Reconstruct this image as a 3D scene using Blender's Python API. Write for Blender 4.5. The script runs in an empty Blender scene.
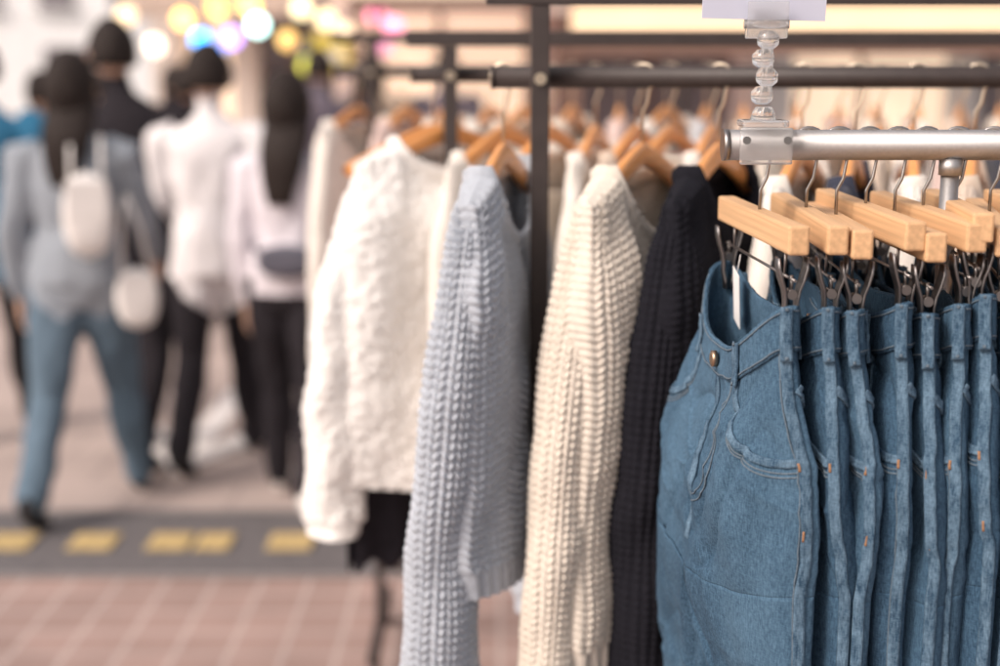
import bpy, bmesh, math, random
import numpy as np
from mathutils import Vector, Matrix
random.seed(4); rng=np.random.RandomState(7)
sc=bpy.context.scene
sc.view_settings.view_transform='Standard'
try: sc.view_settings.look='None'
except: pass
sc.view_settings.exposure=0
COL=sc.collection
# ---------------------------------------------------------------- materials
def newmat(name):
    m=bpy.data.materials.new(name); m.use_nodes=True
    nt=m.node_tree; b=nt.nodes['Principled BSDF']; return m,nt,b
def mat(name,col,rough=.7,metal=0,nscale=20,namt=.15,bump=0,bscale=200,sheen=0,stretch=(1,1,1),emit=0,trans=0,alpha=1,coat=0,spec=None):
    m,nt,b=newmat(name); N=nt.nodes; L=nt.links
    tc=N.new('ShaderNodeTexCoord'); mp=N.new('ShaderNodeMapping'); mp.inputs['Scale'].default_value=stretch
    L.new(tc.outputs['Object'],mp.inputs['Vector'])
    n=N.new('ShaderNodeTexNoise'); n.inputs['Scale'].default_value=nscale; n.inputs['Detail'].default_value=5
    L.new(mp.outputs[0],n.inputs['Vector'])
    mx=N.new('ShaderNodeMix'); mx.data_type='RGBA'
    mx.inputs[6].default_value=(*[max(0,c*(1-namt*1.6)) for c in col],1); mx.inputs[7].default_value=(*[min(1,c*(1+namt*1.6)) for c in col],1)
    L.new(n.outputs['Fac'],mx.inputs[0]); L.new(mx.outputs[2],b.inputs['Base Color'])
    b.inputs['Roughness'].default_value=rough; b.inputs['Metallic'].default_value=metal
    if spec is not None: b.inputs['Specular IOR Level'].default_value=spec
    if sheen: b.inputs['Sheen Weight'].default_value=sheen; b.inputs['Sheen Roughness'].default_value=.5
    if coat: b.inputs['Coat Weight'].default_value=coat
    if trans: b.inputs['Transmission Weight'].default_value=trans; b.inputs['IOR'].default_value=1.45
    if emit: L.new(mx.outputs[2],b.inputs['Emission Color']); b.inputs['Emission Strength'].default_value=emit
    if bump:
        n2=N.new('ShaderNodeTexNoise'); n2.inputs['Scale'].default_value=bscale; n2.inputs['Detail'].default_value=4
        L.new(mp.outputs[0],n2.inputs['Vector'])
        bp=N.new('ShaderNodeBump'); bp.inputs['Strength'].default_value=bump; bp.inputs['Distance'].default_value=.002
        L.new(n2.outputs['Fac'],bp.inputs['Height']); L.new(bp.outputs[0],b.inputs['Normal'])
    return m
def denim(name,dark,light,fscale=6,seed=0):
    m,nt,b=newmat(name); N=nt.nodes; L=nt.links
    tc=N.new('ShaderNodeTexCoord')
    def noise(scale,st,detail=3):
        mp=N.new('ShaderNodeMapping'); mp.inputs['Scale'].default_value=st; mp.inputs['Location'].default_value=(seed*3.1,seed*1.7,seed); L.new(tc.outputs['Object'],mp.inputs['Vector'])
        n=N.new('ShaderNodeTexNoise'); n.inputs['Scale'].default_value=scale; n.inputs['Detail'].default_value=detail; L.new(mp.outputs[0],n.inputs['Vector']); return n
    a=noise(300,(2.2,2.2,.5)); c=noise(420,(.6,.6,2.)); f=noise(fscale,(1,1,.45),2); g=noise(50,(1.4,1.4,.6),5)
    def mth(op,x,y):
        k=N.new('ShaderNodeMath'); k.operation=op
        for i,v in enumerate((x,y)):
            if isinstance(v,(int,float)): k.inputs[i].default_value=v
            else: L.new(v,k.inputs[i])
        return k.outputs[0]
    s=mth('MULTIPLY',a.outputs[0],1.5); s=mth('ADD',s,mth('MULTIPLY',c.outputs[0],1.0)); s=mth('ADD',s,mth('MULTIPLY',f.outputs[0],1.7)); s=mth('ADD',s,mth('MULTIPLY',g.outputs[0],.35))
    s=mth('SUBTRACT',s,1.78)
    r=N.new('ShaderNodeMix'); r.data_type='RGBA'; r.inputs[6].default_value=(*dark,1); r.inputs[7].default_value=(*light,1)
    cl=N.new('ShaderNodeClamp'); L.new(s,cl.inputs[0]); L.new(cl.outputs[0],r.inputs[0]); L.new(r.outputs[2],b.inputs['Base Color'])
    b.inputs['Roughness'].default_value=.92; b.inputs['Specular IOR Level'].default_value=.25
    bp=N.new('ShaderNodeBump'); bp.inputs['Strength'].default_value=.6; bp.inputs['Distance'].default_value=.0015
    L.new(mth('ADD',a.outputs[0],mth('MULTIPLY',g.outputs[0],1.2)),bp.inputs['Height']); L.new(bp.outputs[0],b.inputs['Normal'])
    return m
# ---------------------------------------------------------------- mesh helpers
def link(ob,parent=None):
    COL.objects.link(ob)
    if parent is not None: ob.parent=parent
    return ob
def empty(name,loc=(0,0,0),rz=0):
    e=bpy.data.objects.new(name,None); e.empty_display_size=.1; e.location=loc; e.rotation_euler=(0,0,rz); COL.objects.link(e); return e
def fastmesh(name,V,Q,m,smooth=True):
    me=bpy.data.meshes.new(name); V=np.asarray(V,dtype=np.float32); Q=np.asarray(Q,dtype=np.int32)
    me.vertices.add(len(V)); me.vertices.foreach_set('co',V.ravel())
    me.loops.add(Q.size); me.loops.foreach_set('vertex_index',Q.ravel())
    me.polygons.add(len(Q)); me.polygons.foreach_set('loop_start',np.arange(0,Q.size,4,dtype=np.int32))
    me.update(calc_edges=True); me.validate()
    if smooth: me.polygons.foreach_set('use_smooth',np.ones(len(me.polygons),dtype=bool))
    if m: me.materials.append(m)
    return me
def gridq(ny,nx,cu=False,cv=False,off=0):
    idx=np.arange(ny*nx).reshape(ny,nx)
    R=np.roll(idx,-1,1); D=np.roll(idx,-1,0); DR=np.roll(R,-1,0)
    if not cu: idx2=idx[:,:-1];R=R[:,:-1];D=D[:,:-1];DR=DR[:,:-1]
    else: idx2=idx
    if not cv: idx2=idx2[:-1];R=R[:-1];D=D[:-1];DR=DR[:-1]
    return np.stack([idx2.ravel(),R.ravel(),DR.ravel(),D.ravel()],1)+off
def grid(name,P,m,parent=None,cu=False,cv=False,solid=0,off=-1):
    ny,nx=P.shape[:2]
    ob=bpy.data.objects.new(name,fastmesh(name,P.reshape(-1,3),gridq(ny,nx,cu,cv),m))
    if solid:
        s=ob.modifiers.new('s','SOLIDIFY'); s.thickness=solid; s.offset=off
    return link(ob,parent)
def smooth(x): x=np.clip(x,0,1); return x*x*(3-2*x)
def normals(P,cu=True):
    if cu: du=(np.roll(P,-1,1)-np.roll(P,1,1))
    else: du=np.gradient(P,axis=1)
    dv=np.gradient(P,axis=0); n=np.cross(dv,du); n/= (np.linalg.norm(n,axis=2,keepdims=True)+1e-12); return n
def hsh(i,j,k): 
    n=(i*374761393+j*668265263+k*1274126177)&0x7fffffff; n=((n^(n>>13))*1103515245)&0x7fffffff; return ((n^(n>>16))&0xffff)/65535.
def vn(x,y,z):
    x,y,z=np.broadcast_arrays(x,y,z)
    i=np.floor(x).astype(np.int64);j=np.floor(y).astype(np.int64);k=np.floor(z).astype(np.int64)
    fx=smooth(x-i);fy=smooth(y-j);fz=smooth(z-k); r=0
    for a in(0,1):
        for b in(0,1):
            for c in(0,1): r=r+hsh(i+a,j+b,k+c)*(fx if a else 1-fx)*(fy if b else 1-fy)*(fz if c else 1-fz)
    return r*2-1
def fbm(x,y,z,o=3):
    r=0;a=1
    for q in range(o): r=r+a*vn(x*2**q+q*17,y*2**q,z*2**q+q*5); a*=.5
    return r
def box(name,c,s,m,parent=None,bev=0,rot=None):
    bm=bmesh.new(); bmesh.ops.create_cube(bm,size=1); bmesh.ops.scale(bm,vec=s,verts=bm.verts)
    if bev: bmesh.ops.bevel(bm,geom=bm.edges[:],offset=bev,segments=2,affect='EDGES',profile=.5)
    me=bpy.data.meshes.new(name); bm.to_mesh(me); bm.free(); me.materials.append(m)
    ob=bpy.data.objects.new(name,me); ob.location=c
    if rot: ob.rotation_euler=rot
    return link(ob,parent)
def frame(d):
    d=d/np.linalg.norm(d); ref=np.array([1.,0,0]) if abs(d[0])<.9 else np.array([0,1.,0])
    e1=ref-d*ref.dot(d); e1/=np.linalg.norm(e1); e2=np.cross(d,e1); return e1,e2
def tubeP(pts,rad,ns=12):
    pts=np.array(pts,float); n=len(pts); out=[]
    th=np.arange(ns)/ns*2*math.pi; pe=None
    for i in range(n):
        d=pts[min(i+1,n-1)]-pts[max(i-1,0)]
        if pe is None: e1,e2=frame(d)
        else:
            d=d/np.linalg.norm(d); e1=pe-d*pe.dot(d); e1/=np.linalg.norm(e1); e2=np.cross(d,e1)
        pe=e1
        r=rad[i] if hasattr(rad,'__len__') else rad
        rx,ry=(r if hasattr(r,'__len__') else (r,r))
        out.append(pts[i]+np.outer(np.cos(th)*rx,e1)+np.outer(np.sin(th)*ry,e2))
    return np.array(out)
def tube(name,pts,rad,m,parent=None,ns=12,caps=True):
    P=tubeP(pts,rad,ns); ny,nx=P.shape[:2]
    V=list(map(tuple,P.reshape(-1,3))); F=[tuple(q) for q in gridq(ny,nx,True)]
    if caps: F.append(tuple(range(nx))); F.append(tuple(range((ny-1)*nx,ny*nx)))
    me=bpy.data.meshes.new(name); me.from_pydata(V,[],F); me.update()
    bm=bmesh.new(); bm.from_mesh(me); bmesh.ops.recalc_face_normals(bm,faces=bm.faces); bm.to_mesh(me); bm.free()
    for p in me.polygons: p.use_smooth=len(p.vertices)<=4
    me.materials.append(m); return link(bpy.data.objects.new(name,me),parent)
# ---------------------------------------------------------------- palette
M_steel=mat('brushed_steel',(.46,.45,.45),.5,1,300,.08)
M_wire=mat('hanger_wire',(.33,.31,.3),.33,1,30,.1)
M_clip=mat('clip_metal',(.22,.21,.21),.38,1,60,.15)
M_blk=mat('black_powdercoat',(.045,.034,.032),.5,0,50,.2,.2,300)
M_brass=mat('brass_hook',(.75,.64,.50),.32,1,30,.1)
M_wood=mat('hanger_wood',(.76,.34,.11),.42,0,18,.2,.1,60,stretch=(.25,6,6),coat=.25)
M_pine=mat('pine_wood',(.66,.41,.22),.55,0,22,.25,.2,60,stretch=(.14,9,9))
M_dn=[denim('denim_blue',(.017,.046,.085),(.083,.160,.242),6,0),denim('denim_mid',(.016,.043,.082),(.074,.148,.228),7,3),denim('denim_deep',(.014,.037,.072),(.060,.125,.198),6,6)]
M_seam=denim('denim_seam',(.022,.055,.098),(.135,.22,.305),90,2)
M_thread=mat('thread',(.10,.14,.18),.8,0,400,.4)
M_tack=mat('bartack_thread',(.28,.15,.08),.8,0,400,.3)
M_copper=mat('copper_button',(.42,.30,.21),.35,1,50,.15)
M_white=mat('white_paper',(.8,.79,.78),.7,0,30,.03)
M_grey=mat('grey_blue_wool',(.455,.495,.555),.9,0,120,.14,.7,900,sheen=.2)
M_cream=mat('cream_wool',(.76,.69,.60),.9,0,120,.12,.7,900,sheen=.15)
M_black=mat('black_wool',(.012,.012,.017),.95,0,120,.2,.6,700,spec=.15)
M_fluff=mat('white_fluffy_wool',(.86,.84,.81),.95,0,60,.07,1,250,sheen=.6)
# ---------------------------------------------------------------- hangers
def hook(P,ztop,m,r=.0016,R=.017):
    pts=[(0,0,ztop)]
    pts.append((0,0,-.045))
    pts+= [(0,0.006,-.033)]
    for a in np.linspace(-60,200,16):
        t=math.radians(a); pts.append((0,math.cos(t)*R,math.sin(t)*R))
    return tube('hook',pts,r,m,P,8)
def zt(a): return -.088-.072*(np.abs(a)/.2)**1.25
def wood_hanger(loc,rz,m=M_wood):
    e=empty('wooden_hanger',loc,rz)
    a=np.linspace(-.188,.188,33); th=np.arange(14)/14*2*math.pi; rows=[]
    for x in a:
        f=abs(x)/.188; w=.0070+.0045*f**2; h=.0155-.003*f
        if f>.97: w*=.5;h*=.5
        zc=zt(x)-h+.003; c=np.cos(th); s=np.sin(th)
        rows.append(np.stack([np.full(14,x),w*np.sign(c)*abs(c)**.7,zc+h*np.sign(s)*abs(s)**.7],1))
    grid('arms',np.array(rows),m,e,cu=True)
    hook(e,-.095,M_brass,.0019); return e
# ---------------------------------------------------------------- knit garments
def sweater(name,loc,rz,m,L=.62,W=.235,T=.036,Tb=None,res=.012,knit=0,cw=.014,rh=.0105,seed=0,sl=.62,lean=(.0,-.05),neckD=.10,fuzz=0,sr=1.,rib=False,flat=1.,nh=.66,nb=.012,noise=1.,ff=60):
    e=empty(name,loc,rz); rs=np.random.RandomState(seed); ph=rs.rand(8)*6.28
    Tb=T if Tb is None else Tb
    def K(U,V,jx=0):
        w=np.abs((U%1)-.5)*2
        if rib: return np.sin(math.pi*(U%1))**1.1*(.75+.25*np.sin(2*math.pi*V))
        lobe=np.abs(np.sin(math.pi*w))**.6; edge=1-smooth((w-.72)/.28)
        row=.5+.5*np.sin(2*math.pi*(V+.9*w))
        return lobe*(.30+.70*row**.8)*(.15+.85*edge)
    nu=max(48,int(4*W/res)); ny=max(30,int(L/res))
    u=np.arange(nu)/nu; s=np.where(u<.5,1-4*u,-3+4*u); fr=np.where(u<.5,1.,-1.)
    t=np.concatenate([[0,.004],np.linspace(.012,1,ny)])[:,None]; s=s[None];fr=fr[None]
    D=np.where(fr>0,neckD,.022)
    inn=np.abs(s)<nh
    top=np.where(inn,zt(nh*.2)+.012-D*np.sqrt(np.clip(1-(s/nh)**2,0,1)),zt(s*.2)+.013)
    Wt=.2+(W-.2)*smooth(t/.25)-.008*smooth((t-.9)/.1)
    a=s*Wt; z=top+t*(-(.085+L)-top)+.015*t*np.sin(3*s+ph[0])
    TT=np.where(fr>0,T,Tb); nbb=np.where(fr>0,nb,.012)
    th=(.019+(TT-.019)*smooth(t/.2)+np.where(inn,nbb*(1-(s/nh)**2),0)*(1-.5*smooth(t/.3)))*np.sqrt(np.clip(1-np.abs(s)**5,0,1))
    th=th*np.where(inn,1,np.sqrt(np.clip(t/.022,0,1)))
    F=smooth(t/.5)*(.012*np.sin(15*a+ph[1]+2*t)+.007*np.sin(33*a+ph[2]-3*t))*np.sqrt(np.clip(1.05-np.abs(s)**4,0,1))
    b=fr*th+F+.006*fbm(a*14+seed,z*9,fr*3.+0*z,3)*smooth(t/.1)
    P=np.stack(np.broadcast_arrays(a,b,z),2)
    if knit:
        n=normals(P); nc=int(4*W/cw); nr=L/rh; wob=.14*fbm(a*14,z*14,fr*2.,2)
        h=K(u[None]*nc+0*t+.3*wob,t*nr+0*u[None]+wob); h=h*smooth(t/.015)*(1+.12*fbm(a*60,z*60,fr*2.,2))
        if not rib: h=np.where(t>.93,.8*np.sin(math.pi*((u[None]*nc*1.0)%1))**2+0*t,h)
        P=P-n*(h*knit)[...,None]*np.sign((n[...,1:2]*fr[...,None]).mean())*-1
    if fuzz: 
        n=normals(P); P=P+n*(fuzz*fbm(P[...,0]*ff,P[...,1]*ff,P[...,2]*ff,3))[...,None]
    P[...,1]*=flat
    grid('body',P,m,e,cu=True,solid=.002 if res>.005 else 0)
    # collar
    k=100; q=np.linspace(-1,1,k)*nh
    def edge(s_,f):
        g=np.sqrt(np.clip(1-(s_/nh)**2,0,1)); z_=zt(nh*.2)+.014-(neckD if f>0 else .022)*g; b_=f*(.019*np.clip(g*3,.35,1)+(nb if f>0 else .012)*(1-(s_/nh)**2)); return np.stack([s_*.2,b_,z_],1)
    path=np.concatenate([edge(-q,1),edge(q[1:-1],-1)]); n=len(path)
    ns=14; tt=np.arange(ns)/ns*6.283; rows=[]
    for i in range(n):
        d=path[(i+1)%n]-path[i-1]; d/=np.linalg.norm(d)+1e-9
        o=np.array([path[i][0]*.6,path[i][1]*3,0.]); o-=d*o.dot(d); o/=np.linalg.norm(o)+1e-9; v=np.cross(d,o)
        rr=1+(.16*math.sin(i*1.57) if knit else 0)
        rows.append(path[i]+np.outer(np.cos(tt)*.0048*rr,o)+np.outer(np.sin(tt)*.0125*rr,v))
    C=np.array(rows); C[...,1]*=flat
    grid('collar',C,m,e,cu=True,cv=True)
    # sleeves
    for sg in (1,-1):
        r2=res if sg>0 else max(res,.004)
        nu=max(24,int(.27/r2)); ny=max(40,int(sl/r2)); ps=np.arange(nu)/nu*2*math.pi
        t=np.concatenate([[.0005,.003,.007],np.linspace(.012,1,ny)])[:,None]; ps=ps[None]
        cap=np.sqrt(np.clip(t/.07,0,1))
        ra=(.019+.026*smooth(t/.5)-.006*smooth((t-.6)/.4))*cap*sr; rb=(.019+.012*smooth(t/.35)+.005*smooth((t-.4)/.6))*(.45+.55*cap)*sr
        cu_=1-.12*smooth((t-.95)/.02); ra=ra*cu_; rb=rb*cu_
        ac=.178+.022*smooth(t/.3)+lean[0]*t+.005*np.sin(5*t+ph[3+sg]); bc=lean[1]*t*(1 if sg>0 else -.3)+.006*np.sin(6*t+ph[4])*t
        c=np.cos(ps); s2=np.sin(ps)
        aa=ac+ra*np.sign(c)*abs(c)**.85; bb=bc+rb*np.sign(s2)*abs(s2)**.85
        z=zt(.178)+.012-t*sl-.024*(aa-.178)/.03*(1-smooth(t/.12))+0*ps
        wr=noise*smooth(t/.1)*(.003*np.sin(24*t+2*ps+ph[5])*smooth((t-.3)/.3)+.0055*fbm(aa*12+seed*3,bb*12,z*7,3)+.004*np.sin(2*ps+3*t+ph[6]))
        Rn=np.stack(np.broadcast_arrays(sg*aa,bb,z),2)
        n=normals(Rn); ctr=np.stack(np.broadcast_arrays(sg*ac,bc,z),2); sgn=np.sign(((Rn-ctr)*n).sum(2,keepdims=True).mean())
        n=n*sgn; h=wr*np.ones_like(z)
        if knit and sg>0:
            nc=max(6,int(.25*sr/cw)); wob=.14*fbm(aa*14,bb*14,z*14,2); hh=K(ps/(2*math.pi)*nc+0*t+.25*wob,t*sl/rh+0*ps+wob)*(1+.12*fbm(aa*60,bb*60,z*60,2))
            if not rib: hh=np.where(t>.95,.8*np.sin(math.pi*((ps/(2*math.pi)*nc)%1))**2,hh)
            h=h+knit*hh*smooth(t/.02)
        if fuzz: h=h+fuzz*fbm(Rn[...,0]*ff,Rn[...,1]*ff,Rn[...,2]*ff,3)
        Rn=Rn+n*h[...,None]; Rn[...,1]*=flat
        grid('sleeve_near' if sg>0 else 'sleeve_far',Rn,m,e,cu=True,solid=.002 if res>.005 else 0)
    return e
def RZ(delta): return math.radians(-90+delta)
RY=1.86; RZR=1.585
def hang(name,x,y,delta,m,**k):
    wood_hanger((x,y,RZR),RZ(delta)); return sweater(name,(x,y,RZR),RZ(delta),m,**k)
hang('grey_knit_sweater',.004,RY,-12,M_grey,res=.0017,knit=.0076,cw=.0172,rh=.0120,seed=1,lean=(.005,-.046),L=.545,sl=.68,sr=1.12,T=.034,Tb=.03,nb=.008,noise=.7)
hang('cream_knit_sweater',.189,RY,-25,M_cream,res=.0017,knit=.0064,cw=.0155,rh=.0105,seed=5,lean=(.01,-.050),L=.66,sl=.70,sr=1.10,T=.055,Tb=.03,nb=.024,noise=.7)
hang('black_knit_sweater',.290,RY,-24,M_black,res=.002,knit=.0035,rib=True,cw=.012,seed=9,lean=(.01,-.03),L=.66,sl=.68,sr=1.1,T=.045,Tb=.02,nb=.02)
M_ivory=mat('ivory_cotton',(.76,.71,.65),.9,0,60,.08,.5,600,sheen=.2)
M_beige=mat('beige_cotton',(.60,.49,.40),.9,0,60,.08,.5,600,sheen=.2)
M_navy=mat('navy_cotton',(.03,.035,.06),.9,0,60,.1,.5,600,sheen=.1)
M_pink=mat('dusty_pink_cotton',(.64,.49,.45),.9,0,60,.08,.5,600,sheen=.2)
M_tan=mat('tan_cotton',(.46,.33,.24),.9,0,60,.08,.5,600,sheen=.2)
M_lgrey=mat('light_grey_cotton',(.5,.5,.52),.9,0,60,.08,.5,600,sheen=.2)
for i,(x,d,m_) in enumerate([(.40,-22,M_ivory),(.47,-18,M_navy),(.55,-15,M_ivory),(.63,-20,M_beige),(.73,-12,M_lgrey),(.82,-18,M_cream),(.93,-10,M_navy),(1.05,-14,M_pink)]):
    hang('long_sleeve_top',x,RY,d,m_,res=.011,seed=20+i,flat=.8,lean=(.0,.0),nh=.78)
# ---------------------------------------------------------------- racks
def caster(P,x,y):
    tube('caster_wheel',[(x-.01,y,.03),(x+.01,y,.03)],.029,M_blk,P,16); box('caster_fork',(x,y,.07),(.03,.02,.03),M_blk,P,.004)
def rack(y,x0,x1,topz,posts,depth=.5,name='clothes_rack'):
    e=empty(name)
    tube('hanging_rail',[(x0,y,RZR),(x1,y,RZR)],.0145,M_blk,e,20)
    tube('rail_end_cap',[(x0-.004,y,RZR),(x0,y,RZR)],.016,M_blk,e,20)
    box('top_bar',((x0+x1)/2,y-.03,topz),(x1-x0+.02,.024,.026),M_blk,e,.002)
    for px_ in posts:
        box('post',(px_,y-.0285,(topz-.0135+.1)/2),(.024,.0235,topz-.0135-.1),M_blk,e,.0015)
        tube('bolt',[(px_,y-.0445,RZR-.002),(px_,y-.0405,RZR-.002)],.008,M_brass,e,16)
        box('foot',(px_,y-.0285,.085),(.028,depth,.028),M_blk,e,.002)
        caster(e,px_,y-depth/2+.03); caster(e,px_,y+depth/2-.09)
    box('lower_bar',((posts[0]+posts[-1])/2,y-.0285,.25),(abs(posts[-1]-posts[0])-.026,.02,.02),M_blk,e,.002)
    return e
rack(RY,-.008,1.35,1.689,[.052,1.3])
rack(2.45,-.15,1.9,1.645,[-.085,1.85])
rack(3.65,-.42,2.4,1.67,[-.33,2.35])
hang('white_fluffy_sweater',-.090,2.45,-50,M_fluff,L=.61,W=.245,T=.060,Tb=.03,res=.003,fuzz=.0030,ff=110,seed=3,lean=(.045,-.02),sl=.65,sr=1.2,nh=.60,nb=.02,neckD=.06)
def dress(name,loc,rz,m,L=1.0,seed=0,top=-.1,W=.2):
    e=empty(name,loc,rz); nu=140; ny=60; u=np.arange(nu)/nu*2*math.pi; t=np.linspace(0,1,ny)[:,None]
    w=W*(.75+.3*smooth(t/.6)); c=np.cos(u)[None]; s=np.sin(u)[None]
    fold=(.002+.010*smooth(t))*np.sin(u[None]*11+seed+1.5*np.sin(2*t))
    a=(w+fold*.5)*np.sign(c)*abs(c)**.9; b=(.008+.022*smooth(t/.9))*s+fold*.5; z=top-.04*np.abs(c)*(1-t)-t*L+.012*np.sin(u[None]*11+1)*t
    grid('skirt',np.stack(np.broadcast_arrays(a,b,z),2),m,e,cu=True,solid=.002)
    for sd in (-1,1): tube('shoulder_strap',[(sd*.10,0,zt(.1)+.002),(sd*.115,0,top-.06)],.004,m,e,8)
    return e
wood_hanger((-.118,2.47,RZR),RZ(-50))
dress('black_pleated_dress',(-.118,2.47,RZR),RZ(-50),mat('black_chiffon',(.022,.02,.026),.9,0,60,.3,spec=.2),.62,1,W=.185,top=-.24)
cols2=[M_ivory,M_cream,M_ivory,M_beige,M_pink,M_ivory,M_tan,M_cream,M_ivory,M_beige,M_ivory,M_pink,M_navy,M_cream,M_tan,M_lgrey,M_ivory,M_beige]
x=.01
for i in range(24):
    hang('long_sleeve_top',x,2.45,-22+rng.uniform(-8,8),cols2[i%18],res=.013,seed=40+i,flat=.72,lean=(0,0),nh=.84,neckD=.08); x+=rng.uniform(.058,.085)
x=-.37
cols3=[M_ivory,M_pink,M_cream,M_ivory,M_beige,M_cream,M_pink,M_ivory,M_lgrey,M_beige]
for i in range(20):
    hang('long_sleeve_top',x,3.65,-16+rng.uniform(-10,10),cols3[i%10],res=.014,seed=70+i,flat=.95,lean=(0,0),L=.6 if i%3 else .85,nh=.78); x+=rng.uniform(.085,.14)
# ---------------------------------------------------------------- jeans rack
JY=1.40; JZ=1.522
e=empty('steel_jeans_rack')
tube('rail',[(.228,JY,JZ),(1.15,JY,JZ)],.0152,M_steel,e,32)
tube('rail_end_plug',[(.2225,JY,JZ),(.2282,JY,JZ)],.0158,M_wire,e,32)
for px_ in (.452,1.08):
    tube('post',[(px_,JY,JZ-.013),(px_,JY,.09)],.009,M_steel,e,20)
    tube('foot',[(px_,JY-.25,.07),(px_,JY+.25,.07)],.011,M_steel,e,16)
    caster(e,px_,JY-.22); caster(e,px_,JY+.22)
    tube('collar_ring',[(px_,JY,JZ-.03),(px_,JY,JZ-.014)],.0115,M_steel,e,20)
tube('lower_rail',[(.452,JY,.28),(1.08,JY,.28)],.009,M_steel,e,16)
def clip_hanger(x,delta,tilt=0,dy=0,dz=0):
    e=empty('wooden_clip_hanger',(x,JY+dy,JZ+dz*.0),RZ(delta)); e.rotation_euler[1]=tilt; zb=-.078+dz
    b=box('wood_bar',(0,0,zb),(.30,.0195,.027),M_pine,e,.0025)
    hook(e,zb+.012,M_wire,.0017,.0172)
    zr=zb-.038
    tube('rod',[(-.142,0,zr),(.142,0,zr)],.0015,M_wire,e,8)
    for sx in (-.105,.105): tube('rod_support',[(sx,0,zb-.012),(sx,0,zr)],.0015,M_wire,e,8)
    for sx in (-.132,.128):
        for sd in (-1,1):
            prof=[(.0150,.020),(.0145,.010),(.0120,.000),(.0085,-.010),(.0070,-.020),(.0072,-.030),(.0052,-.040),(.0046,-.050)]
            rows=[]
            for i_,(b_,z_) in enumerate(prof):
                w_=(.0068,.0088,.0088,.0080,.0070,.0066,.0078,.0082)[i_]
                rows.append([[sx+q*w_,sd*(b_-.0018*abs(q)),zr+z_] for q in (-1,-.5,0,.5,1)])
            grid('clip_lever',np.array(rows),M_clip,e,solid=.0022,off=0)
        tube('clip_spring',[(sx-.0062,0,zr-.014),(sx+.0062,0,zr-.014)],.0048,M_wire,e,12)
        tube('clip_loop',[(sx,0,zr-.012),(sx,0,zr+.003)],.0020,M_wire,e,8)
    return e
DC=.27
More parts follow.
